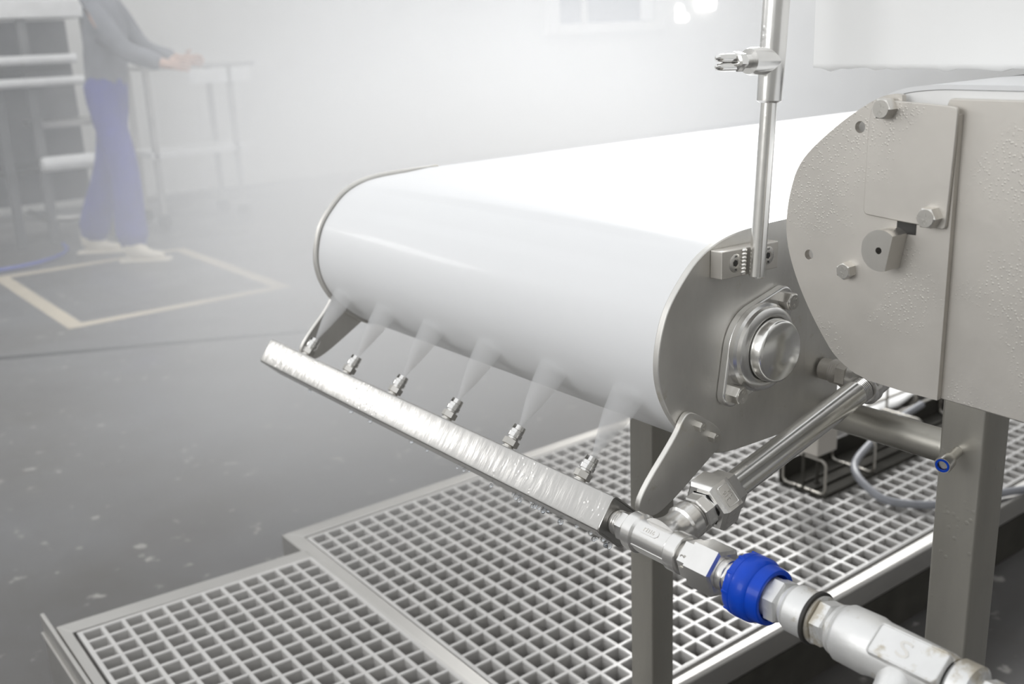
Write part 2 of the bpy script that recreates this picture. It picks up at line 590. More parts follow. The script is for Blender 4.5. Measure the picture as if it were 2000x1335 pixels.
# ---- flanged bearing on the near plate
BC = (0.850, 0.878)
EARS = [(BC[0] - 0.0395, BC[1] - 0.0430), (BC[0] + 0.0395, BC[1] + 0.0430)]
def hull(pts):
    pts = sorted(set(pts))
    def half(p):
        h = []
        for q in p:
            while len(h) > 1 and (h[-1][0] - h[-2][0]) * (q[1] - h[-2][1]) - (h[-1][1] - h[-2][1]) * (q[0] - h[-2][0]) <= 0:
                h.pop()
            h.append(q)
        return h[:-1]
    return half(pts) + half(pts[::-1])
def flange_outline():
    return hull(circ(BC[0], BC[1], 0.0470, 40) + circ(EARS[0][0], EARS[0][1], 0.0150, 24) + circ(EARS[1][0], EARS[1][1], 0.0150, 24))
BR = part('bearing_flange', MB().prism(
    flange_outline(), xz, 0.695, 0.7058), 'cast', CV, 40, 0.002, seg=3)
yb = lambda y: frame((BC[0], y, BC[1]), (0, -1, 0))
part('bearing_housing', MB().lathe(yb(0.696), [(0, 0.0475), (0.006, 0.0475), (0.0085, 0.045), (0.013, 0.0445), (0.0145, 0.043), (0.0165, 0.0375), (0.0165, 0.0355), (0.012, 0.035)], 48), 'cast', BR, 28)
part('bearing_cap', MB().lathe(yb(0.686), [(0, 0.034), (0.0165, 0.0335), (0.0190, 0.0325), (0.0205, 0.030), (0.0208, 0.0)], 48, cap=False), 'pipe', BR, 40)


def bolt_mesh(af, h):
    mb = MB()
    m = Matrix.Identity(4)
    r = af / 2 / math.cos(PI / 6)
    mb.lathe(m, [(0, r), (h * 0.82, r), (h * 0.93, r * 0.95), (h, r * 0.80)], 6)
    mb.lathe(m, [(h * 0.9, af / 2 * 0.93), (h * 1.03, af / 2 * 0.90)], 24)
    return mb


BOLT = {}
def bolt(parent, p, axis, af, h, ph=0.0, text=True, washer=False):
    key = (af, h)
    if key not in BOLT:
        BOLT[key] = mesh_of('bolt', bolt_mesh(af, h), MAT['bolt'], 20)
    m = frame(p, axis) @ Matrix.Rotation(ph, 4, 'Z')
    o = link('bolt', BOLT[key], parent, Matrix.Translation(-base_of(parent)) @ m)
    return o


def bolt_text(parent, p, axis, af, h, up=(0, 0, 1)):
    z = Vector(axis).normalized()
    y = (Vector(up) - z * Vector(up).dot(z)).normalized()
    x = y.cross(z)
    for txt, dy in (('A4', 0.2), ('70', -0.2)):
        q = Vector(p) + z * h * 1.02 + y * dy * af
        m = Matrix(((x.x, y.x, z.x, q.x), (x.y, y.y, z.y, q.y), (x.z, y.z, z.z, q.z), (0, 0, 0, 1)))
        lettering(txt, af * 0.34, m, 'bolt', parent, 0.0003)


for p in EARS:
    bolt(BR, (p[0], 0.695, p[1]), (0, -1, 0), 0.0175, 0.0125, 0.4)
    bolt_text(BR, (p[0], 0.695, p[1]), (0, -1, 0), 0.0175, 0.0125, (0.35, 0, 1))

# ================================================================== RINSE STAND PIPE ON THE CONVEYOR
SPT = thing('stand_pipe', 'thin upright steel rinse pipe welded to a block with two countersunk screws', 'pipe', (0.8163, 0.672, 0.962))
blk = part('mounting_block', MB().prism([(0.7835, 0.9620), (0.8700, 0.9605), (0.8700, 0.9890), (0.7835, 0.9905)], xz, 0.6900, 0.7058), 'plate', SPT, 0, 0.001)
for sx in (0.8035, 0.8535):
    sc = part('socket_screw', MB().lathe(frame((sx, 0.6902, 0.9762), (0, -1, 0)), [(0, 0.0094), (0.0004, 0.0094), (0.0006, 0.0089), (0.0006, 0.0046), (-0.006, 0.0044)], 30), 'bolt', blk, 30)
    part('hex_recess', MB().hexn(frame((sx, 0.6902, 0.9762), (0, -1, 0)), 0.0062, -0.004, 0.00075, 0.2, 0.0002), 'rubber', sc, 0, label='dark hexagon socket of the screw')
    for txt, dz in (('A4', 0.0068), ('70', -0.0070)):
        lettering(txt, 0.0036, Matrix(((1, 0, 0, sx), (0, 0, -1, 0.6895), (0, 1, 0, 0.9762 + dz), (0, 0, 0, 1))), 'rubber', sc, 0.0001)
pa, pb = Vector((0.8235, 0.6795, 0.9600)), Vector((0.8355, 0.6795, 1.137))
ax = (pb - pa).normalized()
part('pipe', MB().lathe(frame(pa, ax), [(0, 0.0070), (0.0015, 0.0082), (0.185, 0.0080)], 28), 'pipe', SPT, 30)
wd = MB()
for k in range(7):
    wd.lathe(frame((0.8148 + k * 0.0002, 0.6885, 0.9655 + k * 0.0037), (0.3, -1, 0.2)), [(-0.003, 0.0026), (0, 0.0026), (0.0018, 0.002), (0.0024, 0.0)], 10, cap=False)
part('weld_bead', wd, 'bolt', SPT, 40)
t0 = pa + ax * 0.172
part('sleeve', MB().lathe(frame(t0, ax), [(0, 0.0095), (0.002, 0.0122), (0.052, 0.0128), (0.10, 0.0128), (0.26, 0.0128)], 30), 'cast', SPT, 30)
oc = pa + ax * 0.2115
nz_ax = Vector((-1, 0, 0.03)).normalized()
part('side_outlet', MB().lathe(frame(oc, nz_ax), [(0.0, 0.0125), (0.030, 0.0130), (0.034, 0.0118)], 26), 'cast', SPT, 30)
tipp = part('outlet_nozzle', MB().lathe(frame(oc, nz_ax), [(0.030, 0.0062), (0.044, 0.0062)], 18).hexn(frame(oc, nz_ax), 0.0165, 0.044, 0.054, 0.3), 'chrome', SPT, 30)
for dz in (0.0035, -0.0045):
    part('nozzle_lip', MB().lathe(frame(oc + Vector((0, 0, dz)), nz_ax), [(0.052, 0.0042), (0.070, 0.0040), (0.078, 0.0030), (0.080, 0.001)], 12), 'chrome', tipp, 40)

# ================================================================== SPRAY BAR
SB = thing('spray_bar', 'square steel spray bar with six small nozzles under the white belt', 'spray bar', (0.648, 1.07, 0.7))
Q = [(0.6435, 0.7690), (0.6750, 0.7405), (0.6540, 0.7070), (0.6205, 0.7378)]
def edge_round(poly, r=0.004, n=3):
    out = []
    L = len(poly)
    for i in range(L):
        p = Vector(poly[i]); a = Vector(poly[i - 1]); b = Vector(poly[(i + 1) % L])
        da = (a - p).normalized(); db = (b - p).normalized()
        for k in range(n + 1):
            t = k / n
            q = p + da * r * (1 - t) ** 2 + db * r * t ** 2
            out.append((q.x, q.y))
    return out
part('bar', MB().prism(edge_round(Q, 0.0035), xz, 0.7005, 1.470), 'bar', SB, 30)
part('end_plug', MB().hexn(frame((0.6480, 1.470, 0.7385), (0, 1, 0)), 0.017, 0.0, 0.011, 0.2), 'bolt', SB, 20)
wb = MB()
wb.tube([((a * 0.985 + 0.6480 * 0.015), 0.7004, (b * 0.985 + 0.7385 * 0.015)) for a, b in edge_round(Q, 0.006)], 0.0012, 6, closed=True)
part('weld_seam', wb, 'bar', SB, 60)
nrm = Vector((0.668, 0, 0.744)).normalized()
nozzle_y = (1.380, 1.2575, 1.1355, 1.0105, 0.888, 0.7653)
I4 = Matrix.Identity(4)
nz_body = mesh_of('nozzle', MB().lathe(I4, [(-0.001, 0.0075), (0.002, 0.0075), (0.0025, 0.006), (0.004, 0.006)], 20).hexn(I4, 0.0165, 0.004, 0.0125, 0.25, 0.0008), MAT['bolt'], 24)
nz_cap = mesh_of('nozzle_cap', MB().lathe(I4, [(0.0125, 0.0066), (0.0145, 0.0066), (0.015, 0.0083), (0.0195, 0.0086), (0.020, 0.0078), (0.0235, 0.0078), (0.0243, 0.0070), (0.0243, 0.0030), (0.0215, 0.0024)], 24), MAT['chrome'], 24)
lip = MB()
for sg in (-1, 1):
    seg_ = [(sg * 0.0079 * math.sin(R(a)), 0.0079 * math.cos(R(a))) for a in range(18, 163, 12)]
    seg2_ = [(p[0] * 0.93, p[1] * 0.93) for p in seg_]
    lip.add([(p[1], p[0], 0.0240) for p in seg_] + [(p[1], p[0], 0.0292) for p in seg2_],
            [tuple(range(len(seg_))), tuple(len(seg_) + k for k in reversed(range(len(seg_))))] + [(k, (k + 1) % len(seg_), len(seg_) + (k + 1) % len(seg_), len(seg_) + k) for k in range(len(seg_))])
nz_lip = mesh_of('nozzle_lip', lip, MAT['chrome'], 0)
for y in nozzle_y:
    m = Matrix.Translation(-Vector(SB.location)) @ frame((0.655, y, 0.7583), nrm)
    nb = link('nozzle', nz_body, SB, m)
    link('nozzle_cap', nz_cap, nb)
    link('nozzle_lip', nz_lip, nb)
BK = [(0.7486, 0.8300), (0.7678, 0.8192), (0.7965, 0.7985), (0.7990, 0.7802), (0.7851, 0.7727), (0.7165, 0.7334), (0.693, 0.7284), (0.6735, 0.7420), (0.6816, 0.762), (0.7302, 0.809), (0.7385, 0.8240)]
BKs = chaikin(BK, 2)
for y0, y1, yb_ in ((0.6985, 0.7055, 0.6985), (1.4405, 1.4475, 1.4475)):
    bk = part('bracket', MB().prism(BKs, xz, y0, y1), 'plate_dark', SB, 30, 0.0012)
    for bx, bz in ((0.7605, 0.8110), (0.7815, 0.7935)):
        sgn = -1 if y0 < 1 else 1
        bolt(bk, (bx, yb_, bz), (0, sgn, 0), 0.0100, 0.0075, 0.25)
        if sgn < 0:
            bolt_text(bk, (bx, yb_, bz), (0, sgn, 0), 0.0100, 0.0075)

# water hanging and sitting as beads under the bar
dr = MB()
for k in range(34):
    y = random.uniform(0.705, 0.90) if k < 24 else random.uniform(0.9, 1.44)
    r = random.uniform(0.0016, 0.0038)
    c = Vector((0.652 + random.uniform(-0.006, 0.003), y, 0.7088 - r * 0.4))
    dr.lathe(frame(c - Vector((0, 0, r * 1.1)), (0, 0, 1)), [(0, 0.0), (r * 0.15, r * 0.5), (r * 0.6, r * 0.9), (r * 1.1, r), (r * 1.7, r * 0.75), (r * 2.0, r * 0.3)], 10, cap=False)
water, wt, wbs = nt('water')
wbs.inputs['Base Color'].default_value = (0.95, 0.97, 1, 1)
wbs.inputs['Roughness'].default_value = 0.02
wbs.inputs['Transmission Weight'].default_value = 1.0
wbs.inputs['IOR'].default_value = 1.33
d = part('water_beads', dr, water, SB, 60)
d['kind'] = 'stuff'

# ================================================================== FEED FITTINGS (tee, union, pipe to the conveyor)
FL = thing('feed_manifold', 'cast steel tee with big union nut and pipe feeding the spray bar', 'pipe fitting', (0.648, 0.64, 0.72))
ay = lambda y: frame((0.648, y, 0.7390), (0, -1, 0))
nip = MB()
nip.lathe(ay(0.7005), [(0, 0.0115), (0.009, 0.0115)], 24)
for k in range(3):
    nip.lathe(ay(0.7000 - k * 0.0028), [(0, 0.0112), (0.0011, 0.0128), (0.0022, 0.0112)], 24)
nip.hexn(ay(0.6915), 0.0265, 0, 0.0105, 0.15)
nip.lathe(ay(0.681), [(0, 0.0125), (0.006, 0.0125)], 24)
nipo = part('nipple', nip, 'cast', FL, 26)
tee = MB()
tee.lathe(ay(0.6775), [(0, 0.0165), (0.0008, 0.0192), (0.012, 0.0194), (0.0145, 0.0172), (0.055, 0.0172), (0.0575, 0.0194), (0.0700, 0.0192), (0.0708, 0.0165)], 40)
tdir = Vector((0.317, 0.0, 0.080)).normalized()
tc_ = Vector((0.648, 0.6420, 0.7390))
tee.lathe(frame(tc_, tdir), [(0.004, 0.024), (0.012, 0.0195), (0.020, 0.0172), (0.030, 0.0172), (0.0322, 0.0194), (0.0440, 0.0192), (0.0446, 0.0165)], 40)
to = part('tee', tee, 'cast', FL, 30)
# raised cast bars on the tee
nt_ = Vector((-0.62, 0, 0.78)).normalized()
mm = Matrix(((0, nt_.z, nt_.x, 0.648 + nt_.x * 0.0172), (-1, 0, 0, 0.645), (0, -nt_.x, nt_.z, 0.7390 + nt_.z * 0.0172), (0, 0, 0, 1)))
part('cast_label', MB().prism(rrect(-0.012, 0.012, -0.0038, 0.0038, 0.0036), lambda a, b, d: mm @ Vector((a, b, d)), -0.0008, 0.0006), 'cast', to, 30)
lettering('M316', 0.0062, mm @ Matrix.Translation((0, 0, 0.0007)), 'bolt', to, 0.0003)
n2_ = Vector((-0.97, 0, -0.25)).normalized()
m2 = frame((0.648 + n2_.x * 0.0170, 0.642, 0.7390 + n2_.z * 0.0170), n2_, (0, 1, 0))
part('cast_rib', MB().obox(m2, 0.044, 0.0022, -0.0008, 0.001), 'cast', to, 0, 0.0004)
an = MB().lathe(ay(0.607), [(0, 0.0125), (0.006, 0.0125)], 24)
an.hexn(ay(0.6035), 0.0335, 0.0, 0.0115, 0.30)
adp = part('adaptor_nut', an, 'cast', FL, 24)
hx = Vector((-math.cos(R(17)), 0, math.sin(R(17))))
def on_hex(axis_pt, axis, deg, af, along):
    """matrix lying on a flat of a nut whose axis runs -Y, outward angle deg above -X"""
    z = Vector((-math.cos(R(deg)), 0, math.sin(R(deg))))
    x = Vector((0, -1, 0))
    y = z.cross(x)
    q = Vector(axis_pt) + x * along + z * af / 2
    return Matrix(((x.x, y.x, z.x, q.x), (x.y, y.y, z.y, q.y), (x.z, y.z, z.z, q.z), (0, 0, 0, 1)))
lettering('M12', 0.0075, on_hex((0.648, 0.6035, 0.7390), None, 12.8, 0.0335, 0.0058) @ Matrix.Rotation(PI / 2, 4, 'Z'), 'bolt', adp, 0.0005)
cp = MB().hexn(ay(0.592), 0.0415, 0.0, 0.031, 0.30, 0.0018)
cpo = part('coupling_nut', cp, 'cast', FL, 24)
# small punch mark on the lower flat of the coupling
part('punch_mark', MB().lathe(on_hex((0.648, 0.592, 0.7390), None, -47.2, 0.0415, 0.014), [(-0.0004, 0.0030), (0.0006, 0.0022)], 14), 'bolt', cpo, 30)

# union on the branch
br = lambda t: frame(tc_ + tdir * t, tdir)
thr = MB()
for k in range(3):
    thr.lathe(br(0.0440 + k * 0.0024), [(0, 0.0130), (0.001, 0.0148), (0.002, 0.0130)], 26)
part('thread', thr, 'cast', FL, 40)
part('union_tail', MB().lathe(br(0.050), [(0, 0.0175), (0.0012, 0.0192), (0.0115, 0.0192), (0.013, 0.0175), (0.022, 0.0175)], 8, 0.25), 'cast', FL, 20)
un = MB()
r6 = 0.0500 / 2 / math.cos(PI / 6)
un.lathe(br(0.0645), [(0, 0.0196), (0.0, r6 - 0.004), (0.003, r6 - 0.0006), (0.0045, r6), (0.0235, r6), (0.027, r6 - 0.005), (0.027, 0.017)], 6, 0.42, cap=False)
uno = part('union_nut', un, 'cast', FL, 22)
b2 = MB().hexn(br(0.091), 0.0385, 0.0, 0.0125, 0.42)
part('union_body', b2, 'cast', FL, 22)
# cast label with lettering on the upper flat of the union nut
def on_union(k, along):
    m = br(0.0645)
    a = 0.42 + PI / 6 + k * PI / 3
    z = (m.to_3x3() @ Vector((math.cos(a), math.sin(a), 0))).normalized()
    y = -tdir
    x = y.cross(z)
    q = tc_ + tdir * (0.0645 + along) + z * 0.025
    return Matrix(((x.x, y.x, z.x, q.x), (x.y, y.y, z.y, q.y), (x.z, y.z, z.z, q.z), (0, 0, 0, 1)))
best = max(range(6), key=lambda k: (on_union(k, 0.014).to_3x3() @ Vector((0, 0, 1))).dot(Vector((-0.45, -0.55, 0.7))))
mu = on_union(best, 0.0140)
fr_ = MB()
fr_.tube([mu @ Vector((a, b, 0.0)) for a, b in rrect(-0.0105, 0.0105, -0.0066, 0.0066, 0.0012, 2)], 0.0005, 6, closed=True)
part('label_rim', fr_, 'cast', uno, 60)
lettering('316', 0.0068, mu @ Matrix.Translation((0, 0.0026, 0)), 'bolt', uno, 0.0005)
lettering('3/4', 0.0058, mu @ Matrix.Translation((0, -0.0034, 0)), 'bolt', uno, 0.0005)
tl = 0.3235
fp = MB().lathe(br(0.1030), [(0, 0.0155), (0.003, 0.0145), (tl - 0.103 - 0.014, 0.0145)], 36)
part('feed_pipe', fp, 'pipe', FL, 30)
th2 = MB().lathe(br(tl - 0.0155), [(0, 0.0130), (0.02, 0.0130)], 32)
for k in range(6):
    th2.lathe(br(tl - 0.0150 + k * 0.0022), [(0, 0.0132), (0.0011, 0.0146), (0.0022, 0.0132)], 36)
part('pipe_thread', th2, 'chrome', FL, 40)
ec = tc_ + tdir * (tl + 0.016)
eb = MB().lathe(frame(ec, -tdir), [(-0.022, 0.012), (-0.018, 0.0175), (0.006, 0.0185), (0.0085, 0.0205), (0.0165, 0.0205), (0.0175, 0.0175), (0.0172, 0.0140)], 36)
eb.lathe(frame(ec, (0, 1, 0)), [(0.0, 0.0172), (0.010, 0.0172), (0.012, 0.0195), (0.022, 0.0192), (0.0228, 0.0165)], 36)
part('elbow', eb, 'cast', FL, 30)
en = MB().hexn(frame(ec + Vector((0, 0.0225, 0)), (0, 1, 0)), 0.0290, 0.002, 0.0165, 0.1)
en.lathe(frame(ec + Vector((0, 0.038, 0)), (0, 1, 0)), [(0, 0.0125), (0.0255, 0.0125)], 24)
for k in range(4):
    en.lathe(frame(ec + Vector((0, 0.0395 + k * 0.0028, 0)), (0, 1, 0)), [(0, 0.0125), (0.0014, 0.0140), (0.0028, 0.0125)], 24)
part('elbow_nipple', en, 'plate', FL, 28)
dr2 = MB()
for k in range(16):
    t = random.uniform(0.11, 0.22)
    r = random.uniform(0.0012, 0.0030)
    c = tc_ + tdir * t + Vector((0, random.uniform(-0.004, 0.004), -0.0148 - r * 0.2))
    dr2.lathe(frame(c - Vector((0, 0, r)), (0, 0, 1)), [(0, 0.0), (r * 0.15, r * 0.5), (r * 0.6, r * 0.9), (r * 1.1, r), (r * 1.7, r * 0.7)], 10, cap=False)
d = part('water_beads', dr2, water, FL, 60)
d['kind'] = 'stuff'

# ================================================================== BLUE QUICK COUPLING
QC = thing('quick_coupling', 'blue plastic quick coupling sleeve between steel hose fittings', 'coupling', (0.648, 0.525, 0.71))
st = MB().lathe(ay(0.5608), [(0, 0.0150), (0.0065, 0.0150), (0.007, 0.0135), (0.0095, 0.0135)], 28)
st.hexn(ay(0.5515), 0.0265, 0, 0.008, 0.3)
part('inlet_stub', st, 'cast', QC, 26)
bl = MB().lathe(ay(0.5440), [(0.004, 0.0150), (0.0, 0.0205), (0.0005, 0.0235), (0.003, 0.0272), (0.006, 0.0286), (0.0105, 0.0290), (0.0112, 0.0286), (0.0120, 0.0290),
                             (0.0225, 0.0287), (0.0262, 0.0268), (0.0270, 0.0258), (0.0285, 0.0254), (0.0345, 0.0255), (0.0380, 0.0246), (0.0385, 0.0232), (0.0380, 0.0205), (0.032, 0.0195), (0.024, 0.0185)], 56, cap=False)
blo = part('sleeve', bl, 'blue', QC, 30, label='bright blue plastic sleeve of the coupling')
for k in range(10):
    a = 2 * PI * k / 10 + 0.2
    m = frame((0.648, 0.544, 0.7390), (0, -1, 0))
    q = m @ Vector((math.cos(a) * 0.0284, math.sin(a) * 0.0284, 0.0068))
    z = (q - (m @ Vector((0, 0, 0.0068)))).normalized()
    part('grip_ridge', MB().obox(frame(q, z, (0, 1, 0)), 0.0070, 0.0030, -0.001, 0.0007), 'blue', blo, 0, 0.0007)
qn = MB().lathe(ay(0.5130), [(0, 0.0175), (0.013, 0.0175)], 24)
qn.hexn(ay(0.506), 0.0345, 0, 0.0125, 0.12)
part('outlet_nut', qn, 'worn', QC, 24)
qc = MB().lathe(ay(0.4940), [(0, 0.0140), (0.004, 0.0140), (0.0045, 0.0178), (0.0075, 0.0190), (0.0095, 0.0168), (0.0105, 0.0205), (0.028, 0.0208), (0.0295, 0.0195)], 36)
part('knurled_collar', qc, 'worn', QC, 26)
rg = MB().lathe(ay(0.4650), [(0, 0.0170), (0.0002, 0.0226), (0.0030, 0.0226), (0.0034, 0.0170)], 40)
part('seal_ring', rg, 'rubber', QC, 26, label='black rubber seal ring')

# ================================================================== SPRAY GUN VALVE
VA = thing('water_valve', 'worn white-metal valve body with side branch beyond the blue coupling', 'valve', (0.648, 0.40, 0.70))
vn = MB().lathe(ay(0.4614), [(0, 0.0200), (0.0025, 0.0206), (0.003, 0.0188)], 36)
vn.hexn(ay(0.4585), 0.0345, 0, 0.0120, 0.2)
vn.lathe(ay(0.4470), [(0, 0.0150), (0.004, 0.0150)], 30)
part('swivel_nut', vn, 'worn', VA, 26)
vb = MB().lathe(ay(0.4440), [(0, 0.0165), (0.001, 0.0198), (0.004, 0.0210), (0.005, 0.0190), (0.0065, 0.0215), (0.010, 0.0236), (0.034, 0.0240), (0.040, 0.0225), (0.060, 0.0220), (0.094, 0.0210), (0.100, 0.0195)], 44)
vbo = part('valve_body', vb, 'worn', VA, 30)
pn = Vector((-0.60, 0, 0.80)).normalized()
pm = Matrix(((0, pn.z, pn.x, 0.648 + pn.x * 0.0212), (-1, 0, 0, 0.374), (0, -pn.x, pn.z, 0.7390 + pn.z * 0.0212), (0, 0, 0, 1)))
part('flat_panel', MB().prism(rrect(-0.028, 0.030, -0.0135, 0.0135, 0.003), lambda a, b, d: pm @ Vector((a, b, d)), -0.008, 0.0018), 'worn', vbo, 30, 0.0012)
lettering('S', 0.019, pm @ Matrix.Translation((-0.002, 0, 0.0019)) @ Matrix.Diagonal((1.45, 1, 1, 1)), 'bolt', vbo, 0.0004)
rim = MB().tube([pm @ Vector((a, b, 0.0019)) for a, b in rrect(-0.027, 0.029, -0.0125, 0.0125, 0.003)], 0.0008, 6, closed=True)
part('panel_rim', rim, 'worn', vbo, 60)
bd = Vector((-0.74, -0.10, -0.66)).normalized()
part('side_branch', MB().lathe(frame((0.644, 0.378, 0.7360), bd), [(0.004, 0.0185), (0.016, 0.0178), (0.040, 0.0172), (0.075, 0.0170), (0.078, 0.015)], 36), 'worn', VA, 30)
ve = MB().lathe(ay(0.3440), [(0, 0.0175), (0.004, 0.0215), (0.018, 0.0215), (0.020, 0.0185)], 36)
part('end_collar', ve, 'worn', VA, 30)
vt = MB().lathe(ay(0.3245), [(0, 0.0125), (0.005, 0.0125)], 24).hexn(ay(0.3200), 0.030, 0, 0.011, 0.15)
part('end_nut', vt, 'worn', VA, 24)
part('lock_ring', MB().lathe(ay(0.3090), [(0, 0.0125), (0.0003, 0.0165), (0.0040, 0.0165), (0.0044, 0.0125)], 30), 'blue', VA, 30, label='thin blue ring on the end nut')
# lever end reaching up from below the branch
lv = [(0.585, 0.362, 0.671), (0.560, 0.40, 0.655), (0.5500, 0.452, 0.6550), (0.5490, 0.4660, 0.6585)]
part('lever', MB().tube(lv, 0.0105, 16).lathe(frame(lv[-1], (-0.02, 1, 0.2)), [(0, 0.0105), (0.005, 0.0095), (0.008, 0.0062), (0.0092, 0.0)], 16, cap=False), 'worn', VA, 50)

# ================================================================== SECOND, CROSSWISE CONVEYOR
C2 = thing('cross_conveyor', 'second belt conveyor crossing in front, big plain steel side plates with droplets', 'conveyor', (0.99, 0.30, FZ))
X2 = 0.81
E2 = [(0.4667, 0.8865), (0.5016, 0.8865), (0.5332, 0.888), (0.5498, 0.8915), (0.5641, 0.8980), (0.576, 0.9065), (0.5883, 0.9215), (0.6041, 0.9430), (0.6197, 0.9699),
      (0.6305, 0.9959), (0.6344, 1.0177), (0.6335, 1.0375), (0.6301, 1.0558), (0.6244, 1.0745), (0.6115, 1.0922), (0.5796, 1.1186), (0.5544, 1.1349), (0.5388, 1.1425), (0.5301, 1.1447), (0.5228, 1.1449), (0.5194, 1.1439),
      (0.5185, 1.1340), (0.5185, 1.1300), (0.4667, 1.1300)]
E2 = E2[:4] + chaikin(E2[3:21], 2, closed=False) + E2[20:]
part('end_plate', MB().prism(E2, yz, X2, X2 + 0.006, holes=[circ(0.5584, 1.116, 0.0052), circ(0.6067, 0.9957, 0.0048)]), 'plate', C2, 0)
M2 = [(-1.2, 0.8800), (-1.2, 1.1380), (0.4696, 1.1418), (0.4785, 1.1420), (0.4806, 1.1403), (0.4815, 1.1370), (0.4815, 0.8865), (0.4336, 0.8855), (0.3894, 0.8842)]
part('main_plate', MB().prism(M2, yz, X2 + 0.0062, X2 + 0.0115), 'plate', C2, 25, 0.001)
CVP = part('cover_plate', MB().prism(chaikin([(0.5480, 1.1380), (0.5369, 1.1400), (0.5232, 1.1396), (0.4712, 1.1368), (0.4664, 1.1350), (0.4662, 1.1257), (0.4690, 1.0425), (0.4698, 1.0365), (0.4765, 1.0366), (0.5405, 1.0405), (0.5475, 1.0412), (0.5485, 1.0480)], 2), yz, X2 - 0.0036, X2 - 0.0002), 'plate', C2, 25, 0.0008)
for p in ((0.5300, 1.1334), (0.4819, 1.0461)):
    bolt(CVP, (X2 - 0.0036, p[0], p[1]), (-1, 0, 0), 0.0165, 0.0105, 0.5)
    bolt_text(CVP, (X2 - 0.0036, p[0], p[1]), (-1, 0, 0), 0.0165, 0.0105, (0, -0.25, 1))
pbolt = bolt(C2, (X2, 0.5622, 0.9880), (-1, 0, 0), 0.0140, 0.0095, 0.1)
bolt_text(C2, (X2, 0.5622, 0.9880), (-1, 0, 0), 0.0140, 0.0095, (0, -0.25, 1))
# D-shaped boss: round on the left, cut flat on the right
bs = []
for k in range(25):
    a = R(52) + R(230) * k / 24
    bs.append((0.5175 - 0.0182 * math.cos(a) * 1.0, 1.0150 + 0.0182 * math.sin(a)))
bs = [(2 * 0.5175 - p[0], p[1]) for p in bs]
bs = [(0.5175 + 0.0182 * math.cos(R(130) - R(0) - R(240) * k / 24 + R(0)), 1.0150 + 0.0182 * math.sin(R(130) - R(240) * k / 24)) for k in range(25)]
boss = part('boss', MB().prism(bs, yz, X2 - 0.022, X2 - 0.0002, holes=[circ(0.5185, 1.0150, 0.0030, 14)]), 'bolt', C2, 0)
part('boss_hole', MB().lathe(frame((X2 - 0.012, 0.5185, 1.0150), (-1, 0, 0)), [(0, 0.0029), (0.003, 0.0029)], 12), 'rubber', boss, 30)
part('slot', MB().box(X2 - 0.0008, X2 - 0.0002, 0.498, 0.516, 1.028, 1.040), 'rubber', C2, 0)
# belt of the second conveyor
O2 = [(-1.2, 1.1480), (0.46, 1.1525), (0.50, 1.1525), (0.535, 1.1475), (0.565, 1.130), (0.595, 1.098), (0.612, 1.060), (0.619, 1.017), (0.612, 0.975), (0.590, 0.935), (0.560, 0.908), (0.52, 0.898), (0.46, 0.896), (-1.2, 0.894)]
O2 = chaikin(O2, 2, closed=False)
I2 = thick(O2, -0.004)
part('belt', MB().prism(O2 + list(reversed(I2)), yz, X2 + 0.0120, 1.46), 'belt', C2, 40)
part('slider_bed', MB().prism(thick(O2, -0.0045), yz, X2 + 0.0125, 1.459), 'hood', C2, 40)
part('side_plate', MB().prism([(-1.2, 0.885)] + [(a, b - 0.003) for a, b in O2 if a > 0.3] [::-1] + [(-1.2, 1.136)], yz, 1.462, 1.468), 'plate', C2, 25)
part('crossbar', MB().lathe(frame((0.997, 0.5535, 0.763), (0, 1, 0)), [(0, 0.0182), (0.152, 0.0182)], 36), 'leg', C2, 30)
l2 = part('leg', MB().prism(rrect(0.972, 1.021, 0.505, 0.5540, 0.004), xy, FZ, 0.893), 'leg', C2, 30)
part('leg', MB().prism(rrect(0.972, 1.021, -1.02, -0.97, 0.004), xy, FZ, 0.893), 'leg', C2, 30)
for yy in (0.515, -0.99):
    part('leg_bracket', MB().box(X2 + 0.0117, 0.972, yy, yy + 0.03, 0.886, 0.893), 'leg', C2, 0, 0.001)
# small cable gland with a blue ring on the leg
gm = frame((0.972, 0.5325, 0.7730), (-1, -0.12, -0.12))
gl = part('cable_gland', MB().lathe(gm, [(0, 0.0055), (0.022, 0.0055), (0.0225, 0.0085), (0.034, 0.0092), (0.036, 0.0085), (0.036, 0.0052)], 26, cap=False).lathe(gm, [(0.0, 0.005), (0.034, 0.005)], 18), 'bolt', l2, 30)
part('blue_ring', MB().lathe(gm, [(0.0350, 0.0050), (0.0366, 0.0052), (0.0366, 0.0072), (0.0350, 0.0076)], 26, cap=False), 'blue', gl, 40, label='thin blue ring at the tip of the gland')

# ---- white hood over the second belt with a ragged wet lower edge
hv, hf = [], []
HX0, HX1, HY0, HY1, HZ0, HZ1 = 0.950, 1.44, -0.9, 0.716, 1.1588, 1.75
per = []
nseg = 150
for k in range(nseg):
    per.append((HX0, HY0 + (HY1 - HY0) * k / nseg))
for k in range(40):
    per.append((HX0 + (HX1 - HX0) * k / 40, HY1))
for k in range(40):
    per.append((HX1, HY1 - (HY1 - HY0) * k / 40))
for k in range(20):
    per.append((HX1 - (HX1 - HX0) * k / 20, HY0))
n = len(per)
for lvl in range(3):
    for k, (x, y) in enumerate(per):
        if lvl == 0:
            jag = max(0, math.sin(k * 1.9) * math.sin(k * 0.7 + 1)) * 0.004 + random.uniform(0, 0.0012)
            z = HZ0 - jag
        elif lvl == 1:
            z = HZ0 + 0.004
        else:
            z = HZ1
        hv.append((x, y, z))
for lvl in range(2):
    for k in range(n):
        j = (k + 1) % n
        hf.append((lvl * n + k, lvl * n + j, (lvl + 1) * n + j, (lvl + 1) * n + k))
hf.append(tuple(2 * n + k for k in range(n)))
HD = part('conveyor_hood', MB().add(hv, hf), 'hood', None, 40)
